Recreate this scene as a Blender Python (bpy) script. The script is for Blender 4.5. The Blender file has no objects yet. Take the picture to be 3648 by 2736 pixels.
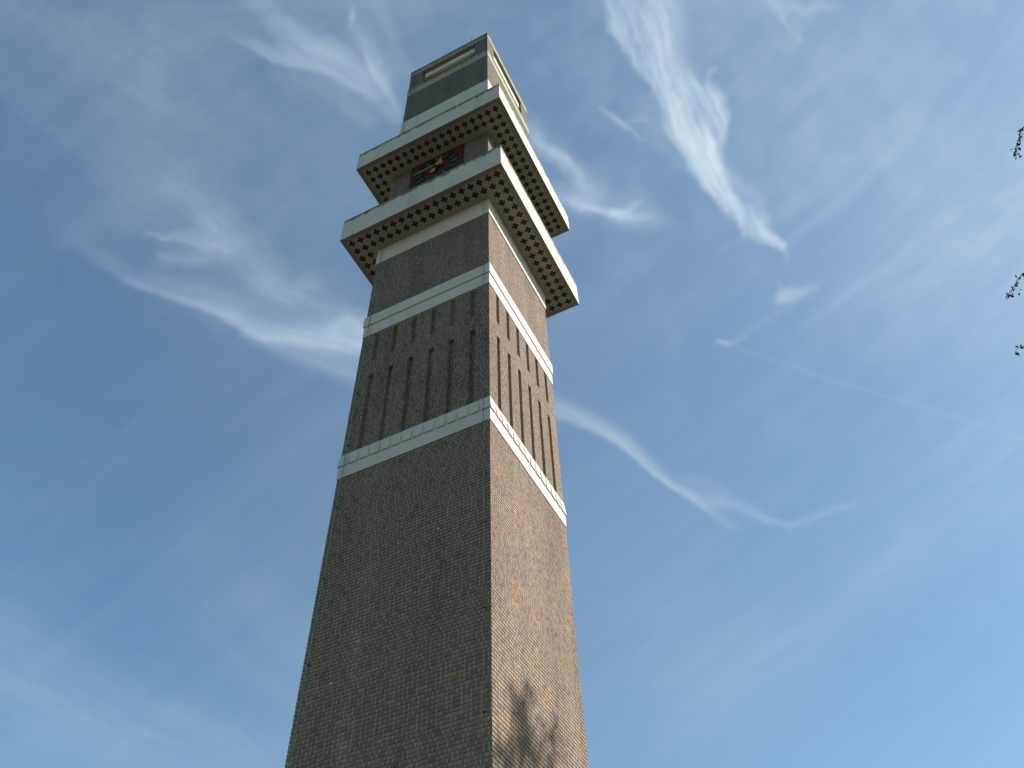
import bpy, bmesh, math, random
import numpy as np
from mathutils import Vector, Matrix
C = bpy.context.scene.collection
sc = bpy.context.scene
rad = math.radians

# ------------------------------------------------------------------ camera
cam_pos = Vector((7.0113, -13.5371, 1.6))
FWD = Vector((-0.26702358, 0.57066857, 0.77655379)).normalized()
RGT = Vector((0.89247264, 0.45045494, -0.02414416)).normalized()
UPV = RGT.cross(FWD).normalized(); UPV = UPV if UPV.z > 0 else -UPV
cd = bpy.data.cameras.new('camera')
cam = bpy.data.objects.new('camera', cd); C.objects.link(cam)
R3 = Matrix((RGT, UPV, -FWD)).transposed()
cam.matrix_world = Matrix.Translation(cam_pos) @ R3.to_4x4()
cd.sensor_width = 36; cd.lens = 36 * 3119.57 / 3648
cd.clip_start = 0.1; cd.clip_end = 80000
sc.camera = cam

# ------------------------------------------------------------------ light
SUN_AZ, SUN_EL = 25.0, 33.8            # azimuth from +X towards +Y
EXPO = 0.86
w = bpy.data.worlds.new('World'); sc.world = w; w.use_nodes = True
wn = w.node_tree; bg = wn.nodes['Background']
sky = wn.nodes.new('ShaderNodeTexSky'); sky.sky_type = 'NISHITA'; sky.sun_disc = False
sky.sun_elevation = rad(SUN_EL); sky.sun_rotation = rad(90 - SUN_AZ)
sky.air_density = 1.0; sky.dust_density = 0.3; sky.ozone_density = 3.0; sky.altitude = 0
wb = wn.nodes.new('ShaderNodeMix'); wb.data_type = 'RGBA'; wb.blend_type = 'MULTIPLY'; wb.inputs[0].default_value = 1
wb.inputs[7].default_value = (0.935, 1.11, 1.035, 1)      # white balance of the photograph
wn.links.new(sky.outputs[0], wb.inputs[6]); wn.links.new(wb.outputs[2], bg.inputs[0]); bg.inputs[1].default_value = 0.089
sd = bpy.data.lights.new('sun', 'SUN'); sd.energy = 4.7; sd.angle = rad(0.53); sd.color = (1.0, 0.95, 0.87)
so = bpy.data.objects.new('sun', sd); C.objects.link(so)
SD = Vector((math.cos(rad(SUN_AZ)) * math.cos(rad(SUN_EL)), math.sin(rad(SUN_AZ)) * math.cos(rad(SUN_EL)), math.sin(rad(SUN_EL))))
so.rotation_euler = SD.to_track_quat('Z', 'Y').to_euler(); so.location = SD * 60
sc.view_settings.view_transform = 'Standard'; sc.view_settings.look = 'None'
sc.view_settings.exposure = EXPO; sc.view_settings.gamma = 1
sc.cycles.max_bounces = 6; sc.cycles.transparent_max_bounces = 16

# ------------------------------------------------------------------ node helper
class NT:
    def __init__(s, name):
        s.m = bpy.data.materials.new(name); s.m.use_nodes = True
        s.t = s.m.node_tree; s.n = s.t.nodes; s.b = s.n.get('Principled BSDF')
        s.b.inputs['Roughness'].default_value = 0.85
        s.b.inputs['Specular IOR Level'].default_value = 0.2
    def put(s, sock, v):
        if isinstance(v, bpy.types.NodeSocket): s.t.links.new(v, sock)
        elif isinstance(v, (tuple, list)) and len(v) == 3 and sock.type == 'RGBA': sock.default_value = (*v, 1)
        else: sock.default_value = v
    def math(s, op, a, b=0.0, c=None, clamp=False):
        n = s.n.new('ShaderNodeMath'); n.operation = op; n.use_clamp = clamp
        s.put(n.inputs[0], a); s.put(n.inputs[1], b)
        if c is not None: s.put(n.inputs[2], c)
        return n.outputs[0]
    def mix(s, f, a, b, blend='MIX'):
        n = s.n.new('ShaderNodeMix'); n.data_type = 'RGBA'; n.blend_type = blend
        s.put(n.inputs[0], f); s.put(n.inputs[6], a); s.put(n.inputs[7], b)
        return n.outputs[2]
    def noise(s, vec, scale, detail=3, rough=0.55, out=0):
        n = s.n.new('ShaderNodeTexNoise'); n.inputs['Scale'].default_value = scale
        n.inputs['Detail'].default_value = detail; n.inputs['Roughness'].default_value = rough
        if vec is not None: s.put(n.inputs['Vector'], vec)
        return n.outputs[out]
    def white(s, x, y, out=0):
        n = s.n.new('ShaderNodeTexWhiteNoise'); n.noise_dimensions = '2D'
        c = s.n.new('ShaderNodeCombineXYZ'); s.put(c.inputs[0], x); s.put(c.inputs[1], y)
        s.put(n.inputs['Vector'], c.outputs[0]); return n.outputs[out]
    def ramp(s, f, stops, interp='LINEAR'):
        n = s.n.new('ShaderNodeValToRGB'); r = n.color_ramp; r.interpolation = interp
        while len(r.elements) < len(stops): r.elements.new(0.5)
        for e, (p, c) in zip(r.elements, stops):
            e.position = p; e.color = (*c, 1) if len(c) == 3 else c
        s.put(n.inputs[0], f); return n.outputs[0]
    def smooth(s, v, a, b):
        n = s.n.new('ShaderNodeMapRange'); n.interpolation_type = 'SMOOTHSTEP'
        s.put(n.inputs[0], v); n.inputs[1].default_value = a; n.inputs[2].default_value = b
        return n.outputs[0]
    def coord(s, k='Object'):
        return s.n.new('ShaderNodeTexCoord').outputs[k]
    def sep(s, v):
        n = s.n.new('ShaderNodeSeparateXYZ'); s.put(n.inputs[0], v); return n.outputs
    def vscale(s, v, sx, sy, sz):
        n = s.n.new('ShaderNodeMapping'); s.put(n.inputs[0], v); n.inputs['Scale'].default_value = (sx, sy, sz); return n.outputs[0]
    def bump(s, h, dist, strength=1.0):
        n = s.n.new('ShaderNodeBump'); n.inputs['Distance'].default_value = dist; n.inputs['Strength'].default_value = strength
        s.put(n.inputs['Height'], h); s.t.links.new(n.outputs[0], s.b.inputs['Normal'])
    def base(s, c): s.put(s.b.inputs['Base Color'], c)

COURSE = 0.1
def brick_mat():
    m = NT('brickwork')
    uv = m.sep(m.n.new('ShaderNodeUVMap').outputs[0]); U, V = uv[0], uv[1]
    pos = m.coord('Object')
    row = m.math('FLOOR', m.math('DIVIDE', V, COURSE))
    rr = m.white(row, 3.7)
    uu = m.math('ADD', m.math('DIVIDE', U, 0.33), m.math('MULTIPLY', m.math('FLOOR', m.math('MULTIPLY', rr, 6.0)), 1 / 6.0))
    cell = m.math('FLOOR', uu); f = m.math('FRACT', uu)
    cr = m.white(cell, row)
    split = m.math('ADD', m.math('MULTIPLY', m.math('GREATER_THAN', cr, 0.5), 1 / 3.0), 1 / 3.0)
    side = m.math('GREATER_THAN', f, split)
    bid = m.math('ADD', m.math('MULTIPLY', cell, 2.0), side)
    d = m.math('MINIMUM', m.math('MINIMUM', f, m.math('SUBTRACT', 1.0, f)), m.math('ABSOLUTE', m.math('SUBTRACT', f, split)))
    d = m.math('MULTIPLY', d, 0.33)
    wob = m.math('MULTIPLY', m.noise(pos, 30, 2), 0.007)
    joint_v = m.math('LESS_THAN', m.math('ADD', d, wob), 0.0112)
    fv = m.math('FRACT', m.math('DIVIDE', V, COURSE))
    fv = m.math('MULTIPLY', m.math('MINIMUM', fv, m.math('SUBTRACT', 1.0, fv)), COURSE)
    joint_h = m.math('LESS_THAN', fv, 0.0121)
    r1 = m.white(bid, row); r2 = m.white(m.math('ADD', bid, 57.3), row)
    clump = m.noise(m.vscale(pos, 1, 1, 1.6), 0.9, 3, 0.6)
    r1c = m.math('ADD', r1, m.math('MULTIPLY', m.math('SUBTRACT', clump, 0.5), 0.75), clamp=True)
    col = m.ramp(r1c, [(0.0, (0.125, 0.113, 0.112)), (0.16, (0.142, 0.127, 0.118)), (0.34, (0.155, 0.137, 0.122)),
                       (0.52, (0.145, 0.130, 0.121)), (0.66, (0.160, 0.138, 0.118)), (0.80, (0.178, 0.152, 0.122)),
                       (0.89, (0.175, 0.135, 0.112)), (0.935, (0.20, 0.17, 0.115)), (0.962, (0.27, 0.180, 0.115)), (0.988, (0.185, 0.11, 0.09))], 'CONSTANT')
    col = m.mix(1.0, col, m.mix(r2, (0.92, 0.92, 0.92), (1.08, 1.08, 1.08)), 'MULTIPLY')
    grain = m.noise(pos, 60, 3, 0.7)
    col = m.mix(1.0, col, m.mix(grain, (0.80, 0.80, 0.80), (1.20, 1.20, 1.20)), 'MULTIPLY')
    mort = m.mix(m.noise(pos, 5, 3), (0.32, 0.295, 0.24), (0.43, 0.395, 0.325))
    jm = m.math('MAXIMUM', joint_v, joint_h)
    # smeared lime on some bricks
    smear = m.smooth(m.noise(m.vscale(pos, 1, 1, 0.35), 9, 4, 0.7), 0.56, 0.74)
    col = m.mix(m.math('MULTIPLY', smear, 0.3), col, (0.30, 0.28, 0.23))
    bed = m.mix(1.0, mort, (0.92, 0.89, 0.84), 'MULTIPLY')
    col = m.mix(joint_h, col, bed)
    col = m.mix(joint_v, col, mort)
    col = m.mix(1.0, col, (1.27, 1.11, 0.97), 'MULTIPLY')
    # weather staining: soot on the highest stage, greenish algae drifts
    z = m.sep(pos)[2]
    big = m.noise(m.vscale(pos, 1, 1, 0.35), 0.45, 4, 0.6)
    soot = m.math('MULTIPLY', m.smooth(z, 24, 46), 0.85)
    col = m.mix(soot, col, m.mix(0.6, col, (0.115, 0.118, 0.122)))
    col = m.mix(m.smooth(big, 0.42, 0.72), col, m.mix(1.0, col, (0.86, 0.85, 0.84), 'MULTIPLY'))
    ruddy = m.smooth(m.noise(pos, 0.55, 3, 0.6), 0.42, 0.68)
    col = m.mix(m.math('MULTIPLY', m.math('MULTIPLY', ruddy, 0.45), m.math('SUBTRACT', 1.0, soot)), col, m.mix(1.0, col, (1.14, 0.97, 0.90), 'MULTIPLY'))
    strk = m.smooth(m.noise(m.vscale(pos, 1, 1, 0.06), 1.6, 4, 0.6), 0.35, 0.7)
    col = m.mix(1.0, col, m.mix(strk, (0.90, 0.90, 0.91), (1.08, 1.07, 1.05)), 'MULTIPLY')
    m.base(col)
    h = m.math('SUBTRACT', m.math('MULTIPLY', grain, 0.35), joint_v)
    h = m.math('ADD', h, m.math('MULTIPLY', r2, 0.5))
    m.bump(h, 0.008, 0.9)
    m.b.inputs['Roughness'].default_value = 0.9
    return m.m
def stone_mat(name, colr, moss=0.0, ztops=(), streak=0.5):
    m = NT(name); pos = m.coord('Object'); s = m.sep(pos)
    n1 = m.noise(pos, 1.3, 4, 0.6); n2 = m.noise(m.vscale(pos, 1, 1, 0.12), 3.0, 4, 0.65); n3 = m.noise(pos, 40, 3)
    col = m.mix(n1, tuple(c * 0.86 for c in colr), tuple(c * 1.06 for c in colr))
    st = m.smooth(n2, 0.52, 0.74)
    col = m.mix(m.math('MULTIPLY', st, streak), col, tuple(c * k for c, k in zip(colr, (0.62, 0.64, 0.58))))
    col = m.mix(1.0, col, m.mix(n3, (0.93, 0.93, 0.93), (1.05, 1.05, 1.05)), 'MULTIPLY')
    if moss:
        for zt, reach in ztops:
            run = m.math('MULTIPLY', m.noise(m.vscale(pos, 1, 1, 0.18), 5.0, 5, 0.7), reach * 1.9)
            dz = m.math('SUBTRACT', zt, s[2])
            k = m.math('MULTIPLY', m.smooth(m.math('SUBTRACT', run, dz), reach * 0.25, reach * 0.8), moss)
            k = m.math('MULTIPLY', k, m.math('LESS_THAN', s[2], zt + 0.05))
            green = m.mix(m.noise(pos, 3.5, 3), (0.055, 0.055, 0.03), (0.17, 0.155, 0.055))
            col = m.mix(k, col, green)
    m.base(col); m.bump(m.math('ADD', n3, m.math('MULTIPLY', n1, 2.0)), 0.004, 0.6)
    return m.m
def plain(name, colr, rough=0.6, metal=0.0, var=0.25):
    m = NT(name); pos = m.coord('Object'); n = m.noise(pos, 6, 4, 0.65)
    m.base(m.mix(n, tuple(c * (1 - var) for c in colr), tuple(c * (1 + var) for c in colr)))
    m.b.inputs['Roughness'].default_value = rough; m.b.inputs['Metallic'].default_value = metal
    m.bump(m.noise(pos, 35, 3), 0.002, 0.4)
    return m.m
G1B, G1T, G2B, G2T = 31.368, 32.906, 37.560, 39.055
TOP, COP = 50.917, 50.175
BR = brick_mat()
WHITE = stone_mat('white_concrete', (0.57, 0.50, 0.44), streak=0.5)
PARA = stone_mat('parapet_concrete', (0.555, 0.49, 0.425), 0.9, ((G1T, 0.5), (G2T, 0.5)), 0.6)
COPM = stone_mat('mossy_coping', (0.27, 0.25, 0.195), 0.95, ((TOP, 0.62),), 0.95)
MBAND = stone_mat('algae_stained_band', (0.32, 0.30, 0.22), 0.7, ((48.235, 0.7),), 0.8)
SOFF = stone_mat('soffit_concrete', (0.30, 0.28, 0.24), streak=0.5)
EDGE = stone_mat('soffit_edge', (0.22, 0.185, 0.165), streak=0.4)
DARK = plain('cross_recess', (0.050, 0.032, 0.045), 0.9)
RED = plain('clock_red', (0.105, 0.016, 0.022), 0.5, var=0.12)
BLACK = plain('clock_black', (0.012, 0.013, 0.016), 0.45)
GOLD = plain('clock_gold', (0.30, 0.23, 0.07), 0.5, 0.2, 0.1)
OLDGOLD = plain('marker_gold', (0.13, 0.12, 0.05), 0.55, 0.2, 0.15)
COPPER = plain('verdigris_copper', (0.09, 0.27, 0.20), 0.7, 0.0, 0.3)
IRON = plain('dark_iron', (0.03, 0.03, 0.035), 0.6, 0.3)
LIME = plain('pale_plug', (0.5, 0.48, 0.44), 0.8)

# ------------------------------------------------------------------ mesh helpers
class MB:
    def __init__(s): s.v = []; s.f = []; s.uv = []; s.mi = []
    def quad(s, pts, uvs=None, mi=0):
        i = len(s.v); s.v += [tuple(p) for p in pts]; s.f.append(tuple(range(i, i + len(pts))))
        s.uv += (uvs or [(0, 0)] * len(pts)); s.mi.append(mi)
    def box(s, a, b, mi=0):
        x0, y0, z0 = a; x1, y1, z1 = b
        P = [(x0, y0, z0), (x1, y0, z0), (x1, y1, z0), (x0, y1, z0), (x0, y0, z1), (x1, y0, z1), (x1, y1, z1), (x0, y1, z1)]
        for f in ((3, 2, 1, 0), (4, 5, 6, 7), (0, 1, 5, 4), (1, 2, 6, 5), (2, 3, 7, 6), (3, 0, 4, 7)): s.quad([P[k] for k in f], mi=mi)
    def tube(s, pts, rads, n=6, mi=0, cap=True):
        pts = [Vector(p) for p in pts]; rings = []
        for i, p in enumerate(pts):
            d = (pts[min(i + 1, len(pts) - 1)] - pts[max(i - 1, 0)]).normalized()
            a = d.orthogonal().normalized() if i == 0 else (a - d * a.dot(d)).normalized()
            b = d.cross(a); base = len(s.v)
            s.v += [tuple(p + (a * math.cos(t) + b * math.sin(t)) * rads[i]) for t in [2 * math.pi * k / n for k in range(n)]]
            rings.append(base)
        for r0, r1 in zip(rings, rings[1:]):
            for k in range(n):
                s.f.append((r0 + k, r0 + (k + 1) % n, r1 + (k + 1) % n, r1 + k)); s.uv += [(0, 0)] * 4; s.mi.append(mi)
        if cap:
            for r in (rings[0], rings[-1]):
                s.f.append(tuple(r + k for k in range(n))); s.uv += [(0, 0)] * n; s.mi.append(mi)
    def build(s, name, mats, parent=None, smooth=False):
        me = bpy.data.meshes.new(name); me.from_pydata(s.v, [], s.f); me.update()
        mats = mats if isinstance(mats, (list, tuple)) else [mats]
        for m in mats: me.materials.append(m)
        me.polygons.foreach_set('material_index', s.mi)
        uvl = me.uv_layers.new(name='UVMap'); uvl.data.foreach_set('uv', np.array(s.uv, dtype=np.float32).ravel())
        if smooth: me.polygons.foreach_set('use_smooth', [True] * len(me.polygons))
        o = bpy.data.objects.new(name, me); C.objects.link(o); o.parent = parent
        return o
def tag(o, label=None, cat=None, group=None, kind=None):
    for k, v in (('label', label), ('category', cat), ('group', group), ('kind', kind)):
        if v: o[k] = v
    return o

# ------------------------------------------------------------------ ground
gm = NT('grass_ground'); gp = gm.coord('Object')
gc = gm.mix(gm.noise(gp, 0.25, 5, 0.6), (0.065, 0.068, 0.04), (0.12, 0.112, 0.075))
gc = gm.mix(gm.smooth(gm.noise(gp, 3.0, 5, 0.7), 0.4, 0.7), gc, (0.09, 0.10, 0.035)); gm.base(gc)
gm.bump(gm.noise(gp, 8, 5, 0.7), 0.05, 0.7)
g = MB(); g.quad([(-20000, -20000, 0), (20000, -20000, 0), (20000, 20000, 0), (-20000, 20000, 0)])
tag(g.build('ground', gm.m), kind='structure')
pm = NT('paving'); pp = pm.coord('Object')
bt = pm.n.new('ShaderNodeTexBrick'); pm.put(bt.inputs['Vector'], pp); bt.inputs['Scale'].default_value = 1.0
bt.inputs['Color1'].default_value = (0.19, 0.17, 0.15, 1); bt.inputs['Color2'].default_value = (0.16, 0.135, 0.11, 1); bt.inputs['Mortar'].default_value = (0.12, 0.10, 0.08, 1)
bt.inputs['Mortar Size'].default_value = 0.008; bt.inputs['Brick Width'].default_value = 0.3; bt.inputs['Row Height'].default_value = 0.3
pm.base(pm.mix(pm.noise(pp, 1.2, 4), bt.outputs[0], pm.mix(1.0, bt.outputs[0], (0.8, 0.8, 0.8), 'MULTIPLY')))
g = MB(); g.box((-14, -20, -0.2), (13, 12, 0.02))
tag(g.build('pavement', pm.m), kind='structure')

# ------------------------------------------------------------------ tower
W = 4.8
tower = bpy.data.objects.new('bell_tower', None); C.objects.link(tower); tower.location = (0, 0, 0)
tag(tower, 'tall square brown brick tower with white bands, two overhanging galleries and a red clock', 'tower')
# face frames: origin corner, direction along, outward normal, u start
FACES = [(Vector((-W, 0, 0)), Vector((1, 0, 0)), Vector((0, -1, 0)), 0.0),
         (Vector((0, 0, 0)), Vector((0, 1, 0)), Vector((1, 0, 0)), 4.8),
         (Vector((0, W, 0)), Vector((-1, 0, 0)), Vector((0, 1, 0)), 9.6),
         (Vector((-W, W, 0)), Vector((0, -1, 0)), Vector((-1, 0, 0)), 14.4)]
JD = 0.019; JH = 0.0125
def profile(z0, z1):
    """(z, offset) points up a wall: every bed joint is a real recess"""
    pts = []; k = math.ceil((z0 - JH) / COURSE)
    pts.append((z0, 0.0))
    while k * COURSE + JH < z1:
        zc = k * COURSE
        if zc - JH > z0:
            pts += [(zc - JH, 0.0), (zc - JH, -JD), (zc + JH, -JD), (zc + JH, 0.0)]
        k += 1
    pts.append((z1, 0.0)); return pts
def strip(mb, face, a, b, z0, z1, back=0.0, ma=False, mbv=False):
    """brick wall strip between a and b along a face; ma / mbv: mitre that end at the tower corner"""
    o, d, n, u0 = face; pr = profile(z0, z1)
    for (za, oa), (zb, ob) in zip(pr, pr[1:]):
        q = []
        for s_, z, off in ((a, za, oa), (b, za, oa), (b, zb, ob), (a, zb, ob)):
            e = (-off if (s_ == a and ma) else 0) + (off if (s_ == b and mbv) else 0)
            q.append((s_ + e, z, off - back))
        mb.quad([o + d * s_ + n * off + Vector((0, 0, z)) for s_, z, off in q], [(u0 + s_, z) for s_, z, off in q])
def full(mb, z0, z1):
    for f in FACES: strip(mb, f, 0, W, z0, z1, 0, True, True)
B1B, B1M, B1T = 18.945, 19.405, 19.895
B2B, B2M, B2T = 25.614, 26.215, 26.762
B3B = 30.351
UB0, UB1 = 41.80, 43.790
MB0, MB1 = 47.304, 48.235
br = MB()
full(br, 0, B1B + .01); full(br, B2T - .01, B3B + .01); full(br, G1B, UB0 + .01); full(br, UB1 - .01, MB0 + .01)
# slotted stage
SLOTS = [0.59 + 0.724 * i for i in range(6)]; SW = 0.20; SDEP = 0.11
def slot_row(z0, z1):
    for f in FACES:
        o, d, n, u0 = f; e = [0] + [x for c in SLOTS for x in (c - SW / 2, c + SW / 2)] + [W]
        for i in range(0, len(e), 2):
            strip(br, f, e[i], e[i + 1], z0, z1, 0, i == 0, i == len(e) - 2)
        for c in SLOTS:
            a, b = c - SW / 2, c + SW / 2
            strip(br, f, a, b, z0, z1, SDEP)
            P = lambda s_, off, z: o + d * s_ + n * off + Vector((0, 0, z))
            br.quad([P(a, 0, z0), P(a, -SDEP, z0), P(a, -SDEP, z1), P(a, 0, z1)], [(u0 + a, z0), (u0 + a - SDEP, z0), (u0 + a - SDEP, z1), (u0 + a, z1)])
            br.quad([P(b, -SDEP, z0), P(b, 0, z0), P(b, 0, z1), P(b, -SDEP, z1)], [(u0 + b + SDEP, z0), (u0 + b, z0), (u0 + b, z1), (u0 + b + SDEP, z1)])
            br.quad([P(a, -SDEP, z1), P(b, -SDEP, z1), P(b, 0, z1), P(a, 0, z1)], [(u0 + a, 23.13), (u0 + b, 23.13), (u0 + b, 23.17), (u0 + a, 23.17)])
            br.quad([P(a, 0, z0), P(b, 0, z0), P(b, -SDEP, z0), P(a, -SDEP, z0)], [(u0 + a, math.floor(z0 * 10) / 10 + .15)] * 4)
slot_row(B1T - 0.01, 23.34)
full(br, 23.34, 24.06)
slot_row(24.06, B2B + 0.01)
# belfry piers: openings on all four sides
OA, OB = 0.745, W - 0.76
def pier(f, a, b, z0, z1, th=0.32, ma=False, mb_=False):
    strip(br, f, a, b, z0, z1, 0, ma, mb_)
for f in FACES:
    o, d, n, u0 = f
    strip(br, f, 0, OA, MB1 - .01, COP + .01, 0, True, False); strip(br, f, OB, W, MB1 - .01, COP + .01, 0, False, True)
    P = lambda s_, off, z: o + d * s_ + n * off + Vector((0, 0, z))
    for s_, sg in ((OA, 1), (OB, -1)):
        q = [P(s_, 0, MB1), P(s_, -0.6, MB1), P(s_, -0.6, COP), P(s_, 0, COP)]; uv = [(u0 + s_, MB1), (u0 + s_ + .6, MB1), (u0 + s_ + .6, COP), (u0 + s_, COP)]
        br.quad(q if sg > 0 else q[::-1], uv if sg > 0 else uv[::-1])
shaft = br.build('brick_shaft', BR, tower)
# belfry floor and inner core (dark room seen up through the openings)
fl = MB(); fl.box((-W + .05, .05, MB0), (-.05, W - .05, MB0 + .3)); fl.build('belfry_floor', EDGE, tower)

def ringbox(mb, z0, z1, off, inn=0.3, mi=0):
    """closed square band: outer face at `off` proud of the wall"""
    x0, x1, y0, y1 = -W - off, off, -off, W + off; X0, X1, Y0, Y1 = -W + inn, -inn, inn, W - inn
    o4 = [(x0, y0), (x1, y0), (x1, y1), (x0, y1)]; i4 = [(X0, Y0), (X1, Y0), (X1, Y1), (X0, Y1)]
    for k in range(4):
        a, b = o4[k], o4[(k + 1) % 4]; c, d = i4[k], i4[(k + 1) % 4]
        mb.quad([(*a, z0), (*b, z0), (*b, z1), (*a, z1)], mi=mi)
        mb.quad([(*a, z1), (*b, z1), (*d, z1), (*c, z1)], mi=mi)
        mb.quad([(*b, z0), (*a, z0), (*c, z0), (*d, z0)], mi=mi)
        mb.quad([(*d, z0), (*c, z0), (*c, z1), (*d, z1)], mi=mi)
# lower band: flat course below, course of sloping blocks above
m = MB(); ringbox(m, B1B, B1M - .016, .018); ringbox(m, B1M - .016, B1M + .004, .006, .28); m.build('stone_band', WHITE, tower)
m = MB(); ringbox(m, B1M + .004, B1T, .004)
GP = [0.290 + 0.3517 * i for i in range(13)]; GW = 0.085
for (o, d, n, u0) in FACES:
    e = [-0.0] + [x for c in GP for x in (c - GW / 2, c + GW / 2)] + [W]
    for i in range(0, len(e), 2):
        a, b = e[i], e[i + 1]; zt, zb, pt, pb = B1T - .002, B1M + .006, .008, .052
        P = lambda s_, off, z: o + d * s_ + n * off + Vector((0, 0, z))
        aa = a - pb if i == 0 else a; bb = b + pb if i == len(e) - 2 else b
        at = a - pt if i == 0 else a; bt_ = b + pt if i == len(e) - 2 else b
        i0 = 0.003
        m.quad([P(aa, pb, zb), P(bb, pb, zb), P(bt_, pt, zt), P(at, pt, zt)])
        m.quad([P(bb, pb, zb), P(aa, pb, zb), P(a, i0, zb), P(b, i0, zb)])
        m.quad([P(at, pt, zt), P(bt_, pt, zt), P(b, i0, zt), P(a, i0, zt)])
        if i > 0: m.quad([P(a, i0, zb), P(a, pb, zb), P(a, pt, zt), P(a, i0, zt)])
        if i < len(e) - 2: m.quad([P(b, pb, zb), P(b, i0, zb), P(b, i0, zt), P(b, pt, zt)])
m.build('sill_blocks', WHITE, tower)
m = MB(); ringbox(m, B2B, B2M - .03, .018); ringbox(m, B2M - .03, B2M + .005, .004, .28); ringbox(m, B2M + .005, B2T, .052); m.build('stone_band', WHITE, tower)
m = MB(); ringbox(m, B3B, G1B + .02, .03); m.build('stone_band', WHITE, tower)
m = MB(); ringbox(m, UB0, UB1, .03); m.build('stone_band', WHITE, tower)
m = MB(); ringbox(m, MB0, MB1, .02); m.build('stone_band', MBAND, tower)

# galleries
PITCH = 0.3705
def gallery(zb, zt, g_):
    root = MB()
    th = 0.075      # fascia panel seen from below as a thin rim
    # fascia panels
    def ring(z0, z1, off, thick, mi=0):
        ringbox(root, z0, z1, off, thick - off, mi)
    ring(zb, zt - 0.11, g_, 0.0 + th, 0) if False else None
    def sq(off): return [(-W - off, -off), (off, -off), (off, W + off), (-W - off, W + off)]
    def band(o0, o1, z0, z1, mi=0):
        A, B_ = sq(o0), sq(o1)
        for k in range(4):
            a, b, c, d = A[k], A[(k + 1) % 4], B_[k], B_[(k + 1) % 4]
            root.quad([(*a, z0), (*b, z0), (*b, z1), (*a, z1)], mi=mi)
            root.quad([(*a, z1), (*b, z1), (*d, z1), (*c, z1)], mi=mi)
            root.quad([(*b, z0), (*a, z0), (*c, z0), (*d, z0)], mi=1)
            root.quad([(*d, z0), (*c, z0), (*c, z1), (*d, z1)], mi=mi)
    band(g_, g_ - 0.17, zb, zt - 0.115, 0)
    band(g_ - 0.012, g_ - 0.165, zt - 0.115, zt - 0.107, 0)
    band(g_ + 0.003, g_ - 0.175, zt - 0.107, zt, 0)
    # floor slab
    A, B_ = sq(g_ - 0.171), sq(-0.02)
    for k in range(4):
        a, b, c, d = A[k], A[(k + 1) % 4], B_[k], B_[(k + 1) % 4]
        root.quad([(*a, zb + .4), (*b, zb + .4), (*d, zb + .4), (*c, zb + .4)])
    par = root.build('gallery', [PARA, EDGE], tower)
    # soffit: square grid of panels pierced by two rings of crosses
    s = MB(); oo = g_ - 0.085; zs = zb + 0.018
    cen = (W - 17 * PITCH) / 2                       # first cross centre along a side, measured from the wall corner
    arm, hw, dep = 0.130, 0.051, 0.035
    N = 18
    lin = [cen + PITCH * i for i in range(N)]        # same numbers serve x (+ -W) and y
    lo, hi = lin[0] - PITCH / 2, lin[-1] + PITCH / 2
    ext0, ext1 = -oo, W + oo
    def P(u, v, z): return (-W + u, v, z)
    def rect(u0, v0, u1, v1):
        if u1 - u0 > 1e-6 and v1 - v0 > 1e-6: s.quad([P(u0, v1, zs), P(u1, v1, zs), P(u1, v0, zs), P(u0, v0, zs)])
    rect(ext0, ext0, ext1, lo); rect(ext0, hi, ext1, ext1); rect(ext0, lo, lo, hi); rect(hi, lo, ext1, hi)
    for i in range(N):
        for j in range(N):
            cu, cv = lin[i], lin[j]; ringno = min(i, j, N - 1 - i, N - 1 - j)
            u0, v0, u1, v1 = cu - PITCH / 2, cv - PITCH / 2, cu + PITCH / 2, cv + PITCH / 2
            if ringno > 3: continue
            if ringno > 1:
                if ringno == 3 or True: rect(u0, v0, u1, v1)
                continue
            us = [u0, cu - arm, cu - hw, cu + hw, cu + arm, u1]; vs = [v0, cv - arm, cv - hw, cv + hw, cv + arm, v1]
            for a in range(5):
                for b in range(5):
                    if (a == 2 and 1 <= b <= 3) or (b == 2 and 1 <= a <= 3): continue
                    rect(us[a], vs[b], us[a + 1], vs[b + 1])
            o = [(hw, arm), (hw, hw), (arm, hw), (arm, -hw), (hw, -hw), (hw, -arm), (-hw, -arm), (-hw, -hw), (-arm, -hw), (-arm, hw), (-hw, hw), (-hw, arm)]
            for k in range(12):
                (a0, b0), (a1, b1) = o[k], o[(k + 1) % 12]
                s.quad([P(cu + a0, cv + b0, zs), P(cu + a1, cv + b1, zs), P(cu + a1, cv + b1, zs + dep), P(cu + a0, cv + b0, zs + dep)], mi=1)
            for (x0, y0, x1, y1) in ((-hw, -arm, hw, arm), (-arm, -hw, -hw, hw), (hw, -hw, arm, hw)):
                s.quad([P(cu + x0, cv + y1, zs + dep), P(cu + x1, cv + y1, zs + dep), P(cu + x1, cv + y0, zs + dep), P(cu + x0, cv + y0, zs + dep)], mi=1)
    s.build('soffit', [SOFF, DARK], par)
    return par
gallery(G1B, G1T, 1.087)
gallery(G2B, G2T, 1.147)

# roof slab / coping
m = MB(); m.box((-W - .02, -.02, COP), (.02, W + .02, TOP)); m.build('roof_slab', COPM, tower)
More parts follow.
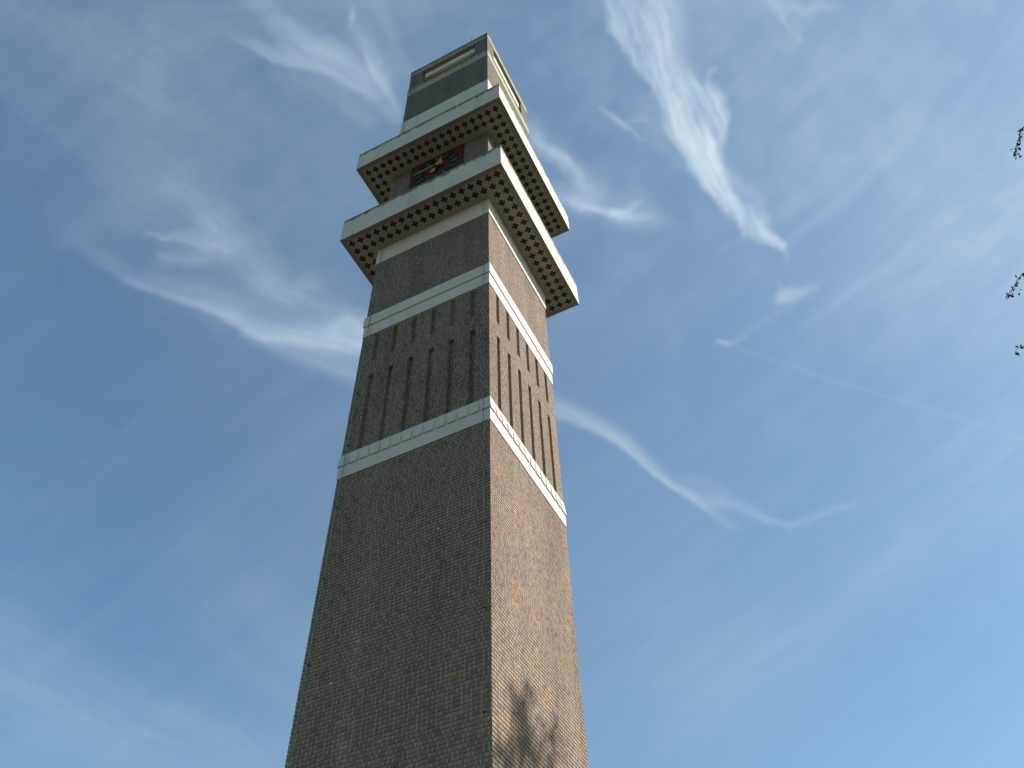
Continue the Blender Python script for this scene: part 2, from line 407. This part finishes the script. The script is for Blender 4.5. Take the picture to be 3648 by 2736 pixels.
# pale beams set back in the belfry openings
for (o, d, n, u0) in FACES:
    m = MB(); P = lambda s_, off, z: o + d * s_ + n * off + Vector((0, 0, z))
    a, b, z0, z1, f0, f1 = OA + .10, OB - .02, 49.27, 49.84, -.10, -.24
    c = .06
    pts = [(a + c, f0), (b - c, f0), (b, f0 - c), (b, f1), (a, f1), (a, f0 - c)]
    for k in range(6):
        p, q = pts[k], pts[(k + 1) % 6]
        m.quad([P(p[0], p[1], z0), P(q[0], q[1], z0), P(q[0], q[1], z1), P(p[0], p[1], z1)])
    m.quad([P(p[0], p[1], z0) for p in pts][::-1]); m.quad([P(p[0], p[1], z1) for p in pts])
    m.build('belfry_beam', WHITE, tower)

# clock on the shaded face
cx, cz, R = -2.449, 36.27, 1.24
m = MB(); m.box((cx - R, -.06, cz - R), (cx + R, .02, cz + R))
clock = m.build('clock_face', RED, tower)
for xa in (cx - R - .035, cx + R):
    m = MB(); m.box((xa, -.075, cz - R), (xa + .035, .02, cz + R)); m.build('frame_strip', BLACK, clock)
def disc(mb, r0, r1, y0, y1, n=72):
    for k in range(n):
        t0, t1 = 2 * math.pi * k / n, 2 * math.pi * (k + 1) / n
        p = lambda r, t, y: (cx + r * math.cos(t), y, cz + r * math.sin(t))
        mb.quad([p(r0, t0, y1), p(r1, t0, y1), p(r1, t1, y1), p(r0, t1, y1)])
        mb.quad([p(r1, t0, y0), p(r1, t0, y1), p(r1, t1, y1), p(r1, t1, y0)])
        if r0 > 0: mb.quad([p(r0, t0, y0), p(r0, t0, y1), p(r0, t1, y1), p(r0, t1, y0)])
m = MB(); disc(m, .64, 1.14, -.055, -.072); m.build('dial_ring', BLACK, clock)
def bar(mb, ang, pts, y0, y1):
    """closed flat shape in dial coordinates (along, across), turned to clock angle ang (clockwise from 12)"""
    ca, sa = math.cos(ang), math.sin(ang)
    q = [(cx + a * sa + b * ca, cz + a * ca - b * sa) for a, b in pts]
    mb.quad([(x, y1, z) for x, z in q]); mb.quad([(x, y0, z) for x, z in q][::-1])
    for k in range(len(q)):
        (x0, z0), (x1, z1) = q[k], q[(k + 1) % len(q)]
        mb.quad([(x0, y0, z0), (x1, z1 and y0, z1), (x1, y1, z1), (x0, y1, z0)])
for k in range(12):
    m = MB(); hwk = .05 if k % 3 == 0 else .028
    bar(m, k * math.pi / 6, [(.71, -hwk), (1.04, -hwk), (1.04, hwk), (.71, hwk)], -.07, -.088)
    m.build('hour_marker', OLDGOLD, clock)
m = MB(); bar(m, rad(22), [(-.42, -.10), (-.36, -.12), (.1, -.055), (.72, -.04), (.80, 0), (.72, .04), (.1, .055), (-.36, .12), (-.42, .10)], -.15, -.175)
m.build('clock_hand', GOLD, clock)
m = MB(); bar(m, rad(267.5), [(-.40, -.17), (-.34, -.19), (.05, -.062), (1.0, -.04), (1.06, 0), (1.0, .04), (.05, .062), (-.34, .19), (-.40, .17)], -.235, -.262)
m.build('clock_hand', GOLD, clock)
m = MB(); m.tube([(cx, -.05, cz), (cx, -.285, cz)], [.075, .06], 14); m.build('hub', BLACK, clock)

# lightning conductors with clips, and roof spikes
for x, z1_ in ((-4.60, TOP - .02), (-0.16, G1B + .1)):
    m = MB(); rr = random.Random(5)
    zs = [0.05 + 1.6 * i for i in range(int(z1_ / 1.6) + 1)] + [z1_]
    off = lambda z: .075 if (B1B - .3 < z < B2T + .3 or z > B3B - .3) else .03
    pts = []
    for a, b in zip(zs, zs[1:]):
        for t in (0, .5): pts.append((x + rr.uniform(-.008, .008), -.075, a + (b - a) * t))
    pts.append((x, -.075, z1_))
    m.tube(pts, [.0105 if x < -1 else .006] * len(pts), 6)
    cab = m.build('lightning_conductor', COPPER if x < -1 else IRON, tower, True)
    z = 1.0
    while z < z1_:
        m = MB(); m.box((x - .013, -.086, z - .014), (x + .013, .0, z + .014)); z += 2.4
        m.build('clip', IRON, cab)
for x, h, r_ in ((-.985, .70, .014), (-.56, .16, .018)):
    m = MB(); m.tube([(x, .0, TOP - .03), (x + .01, .0, TOP + h)], [r_, r_ * .6], 6); m.build('roof_spike', IRON, tower)
for x, z in ((-1.41, 15.73), (-3.35, 13.22), (-3.92, 12.35), (-3.36, 29.2)):
    m = MB(); m.tube([(x, .01, z), (x, -.016, z)], [.032, .024], 8); m.build('wall_plug', LIME, tower)

# ------------------------------------------------------------------ tree standing right of the frame
def make_tree(base, height, R0, seed, spray=(), lsc=1.0):
    rnd = random.Random(seed)
    t = bpy.data.objects.new('tree', None); C.objects.link(t); t.location = base
    tr, tw, lf = MB(), MB(), []
    def branch(p, d, L, r, lev):
        pts = [p.copy()]; rads = [r]; n = 7 if lev < 2 else 5; q = p.copy(); dd = d.normalized()
        for i in range(n):
            up = .05 if lev < 2 else -.05 - .05 * lev
            dd = (dd + Vector((rnd.gauss(0, .13 if lev else .03), rnd.gauss(0, .13 if lev else .03), rnd.gauss(0, .08) + up))).normalized()
            q = q + dd * L / n; pts.append(q.copy()); rads.append(max(r * (1 - .8 * (i + 1) / n), .004))
        (tr if lev < 2 else tw).tube([v for v in pts], rads, 7 if lev < 2 else 4, cap=False)
        if lev >= 3:
            for i in range(1, len(pts)):
                for _ in range(8):
                    a = pts[i] + (pts[i - 1] - pts[i]) * rnd.random() + Vector((rnd.gauss(0, .06), rnd.gauss(0, .06), rnd.gauss(-.03, .06)))
                    lf.append((a, dd.copy()))
            return
        kids = {0: 22, 1: 8, 2: 7}[lev]
        for k in range(kids):
            f = .28 + .7 * (k + rnd.random()) / kids if lev == 0 else .2 + .8 * (k + rnd.random()) / kids
            idx = min(int(f * n), n - 1); s = pts[idx].lerp(pts[idx + 1], f * n - idx)
            ax = (pts[idx + 1] - pts[idx]).normalized(); sd_ = ax.orthogonal().normalized()
            sd_ = Matrix.Rotation(k * 2.4 + rnd.uniform(-.5, .5), 3, ax) @ sd_
            if lev == 0:
                hl = (f - .28) / .7; Lk = R0 * (0.55 + .75 * math.sin(math.pi * min(1, hl * .8 + .15))) * rnd.uniform(.75, 1.1)
                nd = (sd_ * 1.0 + ax * (.35 + .9 * hl)).normalized()
            else:
                Lk = L * rnd.uniform(.38, .6); nd = (sd_ * .9 + ax * .8).normalized()
            branch(s, nd, Lk, max(rads[idx] * (.42 if lev == 0 else .5), .006), lev + 1)
    branch(Vector((0, 0, -.1)), Vector((0, 0, 1)), height, height * .013, 0)
    for tip, root, droop in spray:
        tip, root = Vector(tip) - t.location, Vector(root) - t.location; axis = Vector((0, 0, root.z - 2.2))
        mid = axis.lerp(root, .6) + Vector((0, 0, .5)); n = 9; pts = []
        chain = [axis, mid, root, root.lerp(tip, .5) + Vector((0, 0, droop)), tip]
        for a, b in zip(chain, chain[1:]):
            for k in range(4): pts.append(a.lerp(b, k / 4) + Vector((rnd.gauss(0, .012), rnd.gauss(0, .012), rnd.gauss(0, .012))))
        pts.append(tip); m_ = len(pts)
        tw.tube(pts, [.03 * (1 - i / m_) + .004 for i in range(m_)], 4, cap=False)
        for i in range(9, m_):
            for _ in range(4): lf.append((pts[i - 1].lerp(pts[i], rnd.random()) + Vector((rnd.gauss(0, .025), rnd.gauss(0, .025), rnd.gauss(-.01, .03))), None))
            if i % 2 == 0:
                e = pts[i] + Vector((rnd.gauss(0, .10), rnd.gauss(0, .10), rnd.gauss(-.06, .08)))
                tw.tube([pts[i], e], [.004, .002], 4, cap=False)
                for _ in range(5): lf.append((pts[i].lerp(e, rnd.random()) + Vector((rnd.gauss(0, .02), rnd.gauss(0, .02), rnd.gauss(0, .02))), None))
    for a, d in lf:
        ax = Vector((rnd.gauss(0, 1), rnd.gauss(0, 1), rnd.gauss(-.6, 1))).normalized(); sd_ = ax.orthogonal().normalized()
        sd_ = Matrix.Rotation(rnd.uniform(0, 6.28), 3, ax) @ sd_; s_ = rnd.uniform(.045, .085) * lsc
        tw.quad([a, a + ax * s_ * .6 + sd_ * s_ * .45, a + ax * s_ * 1.5, a + ax * s_ * .6 - sd_ * s_ * .45], mi=1)
    tr.build('trunk', BARK, t, True); tw.build('crown', [BARK, LEAF], t)
    return t
BARK = plain('bark', (0.075, 0.06, 0.05), 0.9, 0, 0.4)
lm = NT('leaves'); lp = lm.coord('Object')
lm.base(lm.mix(lm.noise(lp, 6, 3), (0.035, 0.05, 0.015), (0.10, 0.12, 0.035))); lm.b.inputs['Roughness'].default_value = 0.5
try: lm.b.inputs['Transmission Weight'].default_value = 0.0
except Exception: pass
LEAF = lm.m
tr1 = make_tree((18.95, 1.65, 0), 25.6, 2.4, 11, spray=[((12.73, 2.34, 18.94), (13.95, 2.37, 19.75), .12), ((12.62, 3.72, 18.53), (13.5, 3.9, 18.85), -.05),
                                                      ((14.15, .14, 21.0), (14.9, .27, 22.3), .1)])
tag(tr1, 'green tree of small leaves, its hanging twig tips against the sky at the far right', 'tree')
tr2 = make_tree((22.3, 13.3, 0), 26.6, 4.1, 23, lsc=1.35)
tag(tr2, 'taller tree beyond the right edge whose shadow falls low on the sunlit wall', 'tree')

# ------------------------------------------------------------------ sky: cirrus sheet 8 km up
def vnoise(x, y, seed):
    xi = np.floor(x).astype(np.int64); yi = np.floor(y).astype(np.int64); fx = x - xi; fy = y - yi
    fx = fx * fx * fx * (fx * (fx * 6 - 15) + 10); fy = fy * fy * fy * (fy * (fy * 6 - 15) + 10)
    def h(a, b):
        n = (a * 374761393 + b * 668265263 + seed * 974634777) & 0xffffffff
        n = ((n ^ (n >> 13)) * 1274126177) & 0xffffffff
        n = (n ^ (n >> 16)) & 0xffff
        return n / 65535.0
    return (h(xi, yi) * (1 - fx) + h(xi + 1, yi) * fx) * (1 - fy) + (h(xi, yi + 1) * (1 - fx) + h(xi + 1, yi + 1) * fx) * fy
def fbm(x, y, seed, oct=5, g=.55):
    a = 1; s = 0; t = 0
    for i in range(oct):
        s = s + a * vnoise(x, y, seed + i * 17); t += a; a *= g; x = x * 2.03 + 11.3; y = y * 2.03 + 5.7
    return s / t
# chart of the patch of sky around azimuth 115, altitude 51 (gnomonic, unit = 1/1000 of the tangent)
CF, CR, CU = FWD.copy(), RGT.copy(), UPV.copy()
NX, NY = 1060, 800
gx = np.linspace(-760, 760, NX); gy = np.linspace(-575, 575, NY)
X, Y = np.meshgrid(gx, gy)
wx = (fbm(X / 70, Y / 70, 1) - .5) * 17 + (fbm(X / 12, Y / 12, 7, 3) - .5) * 6
wy = (fbm(X / 70, Y / 70, 2) - .5) * 17 + (fbm(X / 12, Y / 12, 8, 3) - .5) * 6
def S(x, y): return (x - 1106) / 1.8916, (829.5 - y) / 1.8916
#STROKES
def stroke(D, pts, fib=.5, fs=(90, 9), warp=1.0, seed=0, fa=None):
    """pts: x, y, width to the left of travel, width to the right, density"""
    q = [(*S(p[0], p[1]), p[2] / 1.8916, p[3] / 1.8916, p[4]) for p in pts]
    rmax = max(max(p[2], p[3]) for p in q) * 2.6 + 14
    c0 = np.searchsorted(gx, min(p[0] for p in q) - rmax); c1 = np.searchsorted(gx, max(p[0] for p in q) + rmax)
    r0 = np.searchsorted(gy, min(p[1] for p in q) - rmax); r1 = np.searchsorted(gy, max(p[1] for p in q) + rmax)
    if c1 <= c0 or r1 <= r0: return
    sl = (slice(r0, r1), slice(c0, c1))
    xs = X[sl] + wx[sl] * warp; ys = Y[sl] + wy[sl] * warp
    val = np.zeros(xs.shape); ebest = np.zeros(xs.shape)
    n0x, n0y = q[-1][0] - q[0][0], q[-1][1] - q[0][1]; L = math.hypot(n0x, n0y) or 1
    if fa is not None: n0x, n0y, L = math.cos(fa), math.sin(fa), 1
    for a, b in zip(q, q[1:]):
        dx, dy = b[0] - a[0], b[1] - a[1]; l2 = dx * dx + dy * dy
        t = np.clip(((xs - a[0]) * dx + (ys - a[1]) * dy) / l2, 0, 1)
        ex, ey = xs - a[0] - t * dx, ys - a[1] - t * dy
        left = (dx * ey - dy * ex) > 0
        wd = np.where(left, a[2] + (b[2] - a[2]) * t, a[3] + (b[3] - a[3]) * t)
        e = np.exp(-(ex * ex + ey * ey) / (wd * wd) * .8); v = (a[4] + (b[4] - a[4]) * t) * e
        val = np.maximum(val, v); ebest = np.maximum(ebest, e)
    u = (xs * n0x + ys * n0y) / L; v_ = (-xs * n0y + ys * n0x) / L
    fn = .6 * fbm(u / fs[0], v_ / fs[1], 30 + seed, 4) + .4 * fbm(u / (fs[0] * .45), v_ / (fs[1] * .36), 60 + seed, 3)
    D[sl] += val * np.clip(ebest ** .4 + (fn - .5) * 3.8 * fib, 0, 1.7)
def body(D, rows, seed, k=.42, fib=.8):
    '''filled plume: rows of y, left edge, right edge, edge softness left / right, density'''
    rows = [z3r(*q) for q in rows]
    xd = 1106 + (X + wx * .9) * 1.8916; yd = 829.5 - (Y + wy * .9) * 1.8916
    ry = [q[0] for q in rows]; I = lambda n: np.interp(yd, ry, [q[n] for q in rows], left=rows[0][n], right=rows[-1][n])
    Lf, Rt, sl_, sr, am = I(1), I(2), I(3), I(4), I(5)
    p = np.clip((xd - Lf) / sl_ + .5, 0, 1) * np.clip((Rt - xd) / sr + .5, 0, 1)
    p = p * p * (3 - 2 * p) * (yd < ry[-1]) 
    u = (yd + k * xd); v_ = (xd - k * yd)
    fn = .55 * fbm(u / 150, v_ / 16, seed, 4) + .45 * fbm(u / 60, v_ / 5.5, seed + 9, 4)
    D += am * p * np.clip(.74 + (fn - .5) * 3.3 * fib + .10, .05, 1.5)
def z3r(y, l, r_, sl_, sr, am): return (y * .4385, 1091.5 + l * .4385, 1091.5 + r_ * .4385, sl_ * .4385, sr * .4385, am)
D = np.zeros(X.shape)
def z1(x, y, *r): return (242.6 + x * .3016, y * .3016, *r)
def z2(x, y, *r): return (x * .3838, 363.8 + y * .3838, *r)
def z3(x, y, *r): return (1091.5 + x * .4385, y * .4385, *r)
def z4(x, y, *r): return (1516 + x * .548, y * .548, *r)
def z5(x, y, *r): return (1152 + x * .5614, 727.7 + y * .5614, *r)
# great plume
body(D, [(-60, 480, 850, 60, 160, .30), (60, 490, 845, 50, 150, .34), (150, 512, 850, 50, 150, .36), (250, 600, 880, 60, 130, .40), (320, 660, 905, 60, 110, .44),
         (400, 715, 960, 50, 120, .48), (480, 750, 1060, 50, 90, .50), (560, 780, 1092, 50, 60, .54), (650, 798, 1084, 50, 50, .58), (750, 862, 1068, 60, 50, .62),
         (850, 922, 1082, 70, 80, .58), (950, 995, 1110, 60, 80, .55), (1000, 1045, 1160, 60, 100, .52), (1050, 1085, 1230, 60, 110, .50), (1100, 1138, 1265, 70, 90, .50),
         (1150, 1188, 1312, 70, 70, .48), (1190, 1250, 1374, 70, 50, .42), (1215, 1330, 1376, 40, 20, .3), (1235, 1350, 1372, 40, 20, .0)], 201, .36)
stroke(D, [z3(745, -60, 26, 26, .16), z3(765, 150, 22, 26, .20), z3(815, 300, 20, 28, .22), z3(860, 420, 22, 30, .20), z3(890, 560, 26, 34, .14), z3(980, 740, 36, 26, .16), z3(1040, 880, 26, 18, .14)], .5, (60, 8), .8, 2)
stroke(D, [z3(1068, 930, 10, 8, .14), z3(1100, 1010, 12, 14, .20), z3(1150, 1020, 10, 10, .18), z3(1160, 1060, 10, 10, .12), z3(1240, 1120, 12, 12, .18), z3(1310, 1172, 8, 10, .22), z3(1368, 1196, 6, 6, .14)], .5, (30, 6), 1.1, 3)
stroke(D, [z3(740, 250, 6, 8, .05), z3(738, 400, 4, 5, .18), z3(718, 480, 4, 5, .10)], .4, (40, 6), .8, 31)
stroke(D, [z3(1050, 352, 3, 5, .14), z3(1012, 372, 6, 6, .22), z3(1000, 440, 6, 8, .16), z3(1010, 520, 14, 14, .08)], .4, (30, 6), .8, 4)
stroke(D, [z3(1030, 430, 12, 8, .10), z3(1085, 540, 10, 6, .16), z3(1072, 650, 12, 6, .14)], .6, (40, 5), .8, 5)
stroke(D, [z3(1060, 820, 16, 10, .14), z3(1150, 950, 30, 14, .15), z3(1270, 1080, 24, 12, .16), z3(1310, 1150, 10, 8, .12)], .7, (30, 8), 1.2, 6)
stroke(D, [z3(820, 810, 6, 6, .05), z3(900, 812, 10, 8, .14), z3(960, 830, 14, 12, .08)], .6, (30, 6), 1.2, 7)
stroke(D, [z3(1366, 1200, 8, 10, .14), z3(1385, 1260, 12, 12, .08)], .5, (30, 6), 1, 8)
stroke(D, [z3(700, 560, 40, 40, .07), z3(780, 700, 50, 50, .06)], .7, (40, 12), 1, 9)
# wisps beside the tower top
stroke(D, [z3(460, 530, 5, 5, .10), z3(560, 590, 6, 7, .24), z3(620, 640, 6, 7, .22), z3(700, 695, 4, 4, .06)], .5, (30, 5), .8, 9)
stroke(D, [z3(590, 605, 3, 4, .16), z3(710, 600, 3, 4, .08)], .4, (30, 5), .8, 10)
stroke(D, [z3(60, 600, 30, 30, .10), z3(180, 730, 18, 22, .30), z3(270, 790, 16, 18, .36), z3(340, 850, 18, 18, .26), z3(420, 960, 30, 30, .12)], .45, (60, 9), 1, 11)
stroke(D, [z3(250, 960, 22, 22, .16), z3(380, 1010, 14, 12, .28), z3(480, 1035, 8, 8, .36), z3(560, 1050, 10, 12, .30), z3(700, 1075, 14, 12, .20), z3(790, 1100, 16, 16, .06)], .5, (60, 7), 1, 12)
stroke(D, [z3(520, 1050, 6, 6, .2), z3(620, 1030, 12, 5, .20), z3(690, 985, 14, 5, .10)], .4, (40, 6), .8, 13)
stroke(D, [z3(380, 1020, 60, 26, .14), z3(700, 1060, 40, 40, .10)], .3, (50, 20), 1, 14)
# small puffs and the contrail on the right
stroke(D, [z4(305, 1178, 9, 6, .24), z4(345, 1152, 14, 13, .26), z4(450, 1118, 11, 10, .12)], .5, (40, 8), 1, 15)
stroke(D, [z4(310, 1100, 5, 5, .06), z4(322, 1150, 6, 10, .16)], .5, (40, 8), 1, 16)
stroke(D, [z4(50, 1352, 3, 4, .12), z4(85, 1360, 4, 5, .28), z4(140, 1345, 4, 5, .12), z4(220, 1290, 8, 8, .07), z4(340, 1200, 12, 12, .05)], .4, (30, 5), .5, 17)
stroke(D, [z4(60, 1350, 3, 3, .03), z4(180, 1385, 3, 3, .06), z5(1160, 170, 3.2, 3.2, .085), z5(1500, 270, 3.6, 3.6, .07), z5(1880, 392, 5, 5, .03), z5(2200, 490, 6, 6, .02)], .3, (30, 5), .12, 18)
for a, b, c, w_, am in (((330, 960), (600, 750), (820, 480), 22, .09), ((380, 1280), (700, 1080), (950, 880), 20, .07), ((950, 880), (1270, 740), (1500, 640), 26, .08), ((60, 1000), (300, 850), (560, 640), 20, .06), ((550, 1250), (800, 1120), (1100, 950), 26, .05)):
    stroke(D, [z4(*a, w_ * .5, w_ * .5, am * .4), z4(*b, w_, w_, am), z4(*c, w_ * 1.6, w_ * 1.6, am * .8)], .5, (120, 9), .4, 19)
stroke(D, [z4(240, -20, 14, 16, .18), z4(300, 40, 12, 14, .16), z4(340, 110, 5, 5, .12), z4(395, 160, 4, 4, .10)], .5, (30, 6), .8, 20)
stroke(D, [z4(330, 20, 20, 20, .10), z4(400, 40, 16, 12, .16), z4(470, 20, 14, 14, .14), z4(590, 32, 4, 4, .06)], .5, (40, 8), .9, 21)
stroke(D, [z4(365, 70, 4, 4, .08), z4(400, 160, 4, 4, .10)], .4, (30, 6), .6, 22)
# long curved streak right of the shaft
stroke(D, [z5(-80, 240, 40, 24, .12), z5(90, 290, 26, 14, .27), z5(220, 345, 24, 10, .30), z5(330, 410, 22, 7, .32), z5(430, 500, 18, 5, .32), z5(520, 570, 14, 4, .34), z5(600, 620, 14, 4, .26), z5(700, 690, 10, 6, .14), z5(800, 745, 10, 8, .04)], .4, (80, 7), .35, 23)
stroke(D, [z5(600, 590, 26, 16, .08), z5(700, 640, 22, 16, .14), z5(800, 650, 18, 14, .14), z5(900, 705, 10, 9, .14), z5(990, 722, 9, 8, .14), z5(1100, 685, 9, 8, .12), z5(1240, 638, 9, 8, .05)], .45, (60, 7), .6, 24)
stroke(D, [z5(560, 540, 14, 8, .03), z5(680, 575, 10, 6, .09), z5(760, 610, 8, 6, .06)], .5, (40, 6), .8, 25)
# bright ridge left of the shaft
stroke(D, [z2(700, 645, 10, 5, .05), z2(850, 685, 13, 5, .10), z2(1040, 755, 13, 6, .17), z2(1200, 805, 17, 9, .22), z2(1290, 850, 24, 11, .26), z2(1380, 900, 26, 13, .29), z2(1500, 940, 26, 16, .32), z2(1700, 965, 34, 19, .36), z2(1880, 970, 44, 24, .40), z2(2050, 985, 54, 28, .42), z2(2200, 1010, 54, 30, .40)], .35, (110, 9), .45, 26)
stroke(D, [z2(1880, 900, 20, 20, .14), z2(1960, 850, 22, 20, .2), z2(2060, 900, 30, 30, .2)], .4, (60, 16), .8, 27)
stroke(D, [z2(1380, 930, 14, 14, .10), z2(1560, 1010, 26, 22, .15), z2(1760, 1070, 34, 24, .17), z2(1980, 1140, 40, 24, .18), z2(2100, 1180, 40, 30, .16)], .35, (120, 12), .5, 28)
stroke(D, [z2(820, 362, 4, 3, .08), z2(880, 375, 7, 4, .18), z2(980, 385, 18, 7, .14), z2(1160, 430, 40, 14, .13)], .45, (70, 8), .7, 29)
stroke(D, [z2(960, 120, 30, 24, .07), z2(1120, 240, 46, 30, .14), z2(1240, 380, 56, 30, .16), z2(1380, 500, 56, 40, .15), z2(1520, 610, 44, 34, .18), z2(1640, 690, 34, 26, .15), z2(1760, 640, 24, 24, .10)], .5, (60, 16), 1.2, 30)
stroke(D, [z2(900, 490, 14, 12, .10), z2(1080, 510, 24, 12, .12), z2(1240, 480, 30, 20, .08)], .5, (60, 9), 1, 31)
stroke(D, [z2(340, 300, 50, 40, .02), z2(560, 520, 36, 16, .06), z2(740, 650, 24, 7, .10), z2(900, 640, 24, 24, .10), z2(1200, 720, 40, 40, .11), z2(1500, 800, 60, 50, .12), z2(1800, 800, 60, 60, .12)], .35, (120, 14), .7, 32)
# upper left fan
stroke(D, [z1(1300, 280, 60, 40, .08), z1(1600, 420, 60, 40, .12), z1(1800, 520, 50, 40, .12)], .6, (80, 14), 1.2, 47, fa=-1.0)
stroke(D, [z1(860, 255, 14, 6, .08), z1(1000, 330, 22, 7, .18), z1(1150, 420, 32, 7, .22), z1(1300, 450, 44, 8, .26), z1(1450, 490, 46, 9, .25), z1(1600, 560, 46, 12, .24), z1(1780, 640, 40, 14, .24), z1(1900, 700, 30, 20, .20), z1(2040, 860, 18, 14, .10)], .4, (90, 12), .6, 33)
stroke(D, [z1(1740, 200, 30, 18, .10), z1(1800, 330, 26, 14, .20), z1(1840, 450, 26, 8, .28), z1(1890, 560, 24, 7, .32), z1(1945, 640, 14, 5, .22), z1(2060, 800, 7, 7, .10)], .4, (60, 8), .5, 34)
stroke(D, [z1(1000, -60, 30, 30, .08), z1(1180, 130, 22, 22, .12), z1(1380, 290, 24, 20, .14), z1(1600, 400, 30, 26, .10)], .5, (90, 9), .8, 35)
stroke(D, [z1(1728, 40, 4, 5, .10), z1(1716, 110, 5, 5, .24), z1(1706, 200, 3, 3, .05)], .3, (30, 6), .5, 36)
stroke(D, [z1(1900, -40, 12, 30, .08), z1(1990, 250, 12, 18, .10), z1(2080, 440, 12, 30, .08), z1(2130, 560, 20, 30, .06)], .4, (90, 8), .6, 37)
stroke(D, [z1(1200, 500, 20, 30, .05), z1(1600, 680, 24, 30, .08), z1(1850, 880, 20, 20, .08)], .5, (90, 9), .8, 38)
stroke(D, [z1(500, 150, 60, 60, .06), z1(900, 130, 70, 60, .08), z1(1500, 60, 80, 70, .10), z1(2100, 30, 80, 70, .12)], .4, (150, 20), 1, 39)
# broad veils (thin ice haze, densest towards the sun)
stroke(D, [(1500, 0, 260, 200, .13), (1900, 150, 420, 380, .14), (2300, 300, 500, 500, .15)], .35, (200, 30), 1, 40, fa=.9)
stroke(D, [(-50, 0, 260, 260, .07), (350, 200, 260, 260, .08), (700, 450, 200, 200, .04)], .35, (160, 40), 1, 46, fa=-.6)
stroke(D, [(300, 120, 120, 140, .07), (330, 420, 130, 160, .08), (480, 640, 120, 120, .05)], .4, (150, 30), 1, 41, fa=-.6)
stroke(D, [(-60, 1420, 150, 150, .10), (200, 1560, 120, 130, .12), (500, 1680, 130, 130, .11)], .45, (200, 24), 1, 42)
stroke(D, [(560, 1350, 160, 160, .05), (700, 1500, 160, 160, .08)], .4, (200, 30), 1, 43)
stroke(D, [(1500, 1500, 180, 150, .07), (1800, 1300, 120, 120, .06), (2200, 1000, 170, 170, .08)], .5, (170, 16), .8, 44)
stroke(D, [(1900, 620, 260, 220, .08), (2200, 560, 260, 260, .12)], .4, (160, 16), .6, 45, fa=.7)
vg = np.clip((X + 560) / 620, 0, 1); D += .085 * vg * vg * (3 - 2 * vg) + .05 * fbm(X / 160 + 3, Y / 110, 77, 5) ** 1.2 + .03 * np.clip(fbm((X * .8 + Y * .6) / 190, (-X * .6 + Y * .8) / 22, 78, 4) - .4, 0, 1) * 2
edge = np.clip((760 - np.abs(X)) / 60, 0, 1) * np.clip((575 - np.abs(Y)) / 50, 0, 1)
D = (D + .55 * np.clip(fbm(X / 45 + 9, Y / 45, 90, 4) - .42, 0, 1) * np.clip((Y + X * .5 + 120) / 500, 0, 1) * .35)
for _ in range(2):
    D[1:-1, 1:-1] = (D[1:-1, 1:-1] * 4 + (D[:-2, 1:-1] + D[2:, 1:-1] + D[1:-1, :-2] + D[1:-1, 2:]) * 2 + D[:-2, :-2] + D[2:, 2:] + D[:-2, 2:] + D[2:, :-2]) / 16
D = np.clip(D * (1.0 - .22 * np.clip(D, 0, 1)), 0, .97) * edge
H = 8000.0
dirs = (np.array(CF)[None, None, :] + X[..., None] / 1000 * np.array(CR) + Y[..., None] / 1000 * np.array(CU))
t_ = (H - cam_pos.z) / dirs[..., 2]
co = (np.array(cam_pos) + dirs * t_[..., None]).reshape(-1, 3).astype(np.float32)
idx = np.arange(NX * NY).reshape(NY, NX)
fc = np.stack([idx[:-1, :-1], idx[:-1, 1:], idx[1:, 1:], idx[1:, :-1]], -1).reshape(-1, 4)
me = bpy.data.meshes.new('sky'); me.vertices.add(len(co)); me.vertices.foreach_set('co', co.ravel())
me.loops.add(fc.size); me.loops.foreach_set('vertex_index', fc.ravel().astype(np.int32))
me.polygons.add(len(fc)); me.polygons.foreach_set('loop_start', np.arange(0, fc.size, 4, dtype=np.int32))
me.update(calc_edges=True)
at = me.attributes.new('ice', 'FLOAT', 'POINT'); at.data.foreach_set('value', D.ravel().astype(np.float32))
cm = bpy.data.materials.new('cirrus'); cm.use_nodes = True; ct = cm.node_tree; ct.nodes.clear()
out = ct.nodes.new('ShaderNodeOutputMaterial'); mx = ct.nodes.new('ShaderNodeMixShader'); tp = ct.nodes.new('ShaderNodeBsdfTransparent'); em = ct.nodes.new('ShaderNodeEmission')
an = ct.nodes.new('ShaderNodeAttribute'); an.attribute_name = 'ice'
em.inputs[0].default_value = (0.59, 0.705, 0.775, 1); em.inputs[1].default_value = 0.66
ct.links.new(an.outputs['Fac'], mx.inputs[0]); ct.links.new(tp.outputs[0], mx.inputs[1]); ct.links.new(em.outputs[0], mx.inputs[2]); ct.links.new(mx.outputs[0], out.inputs[0])
cm.cycles.emission_sampling = 'NONE'
me.materials.append(cm)
sk = bpy.data.objects.new('sky', me); C.objects.link(sk)
tag(sk, kind='structure')
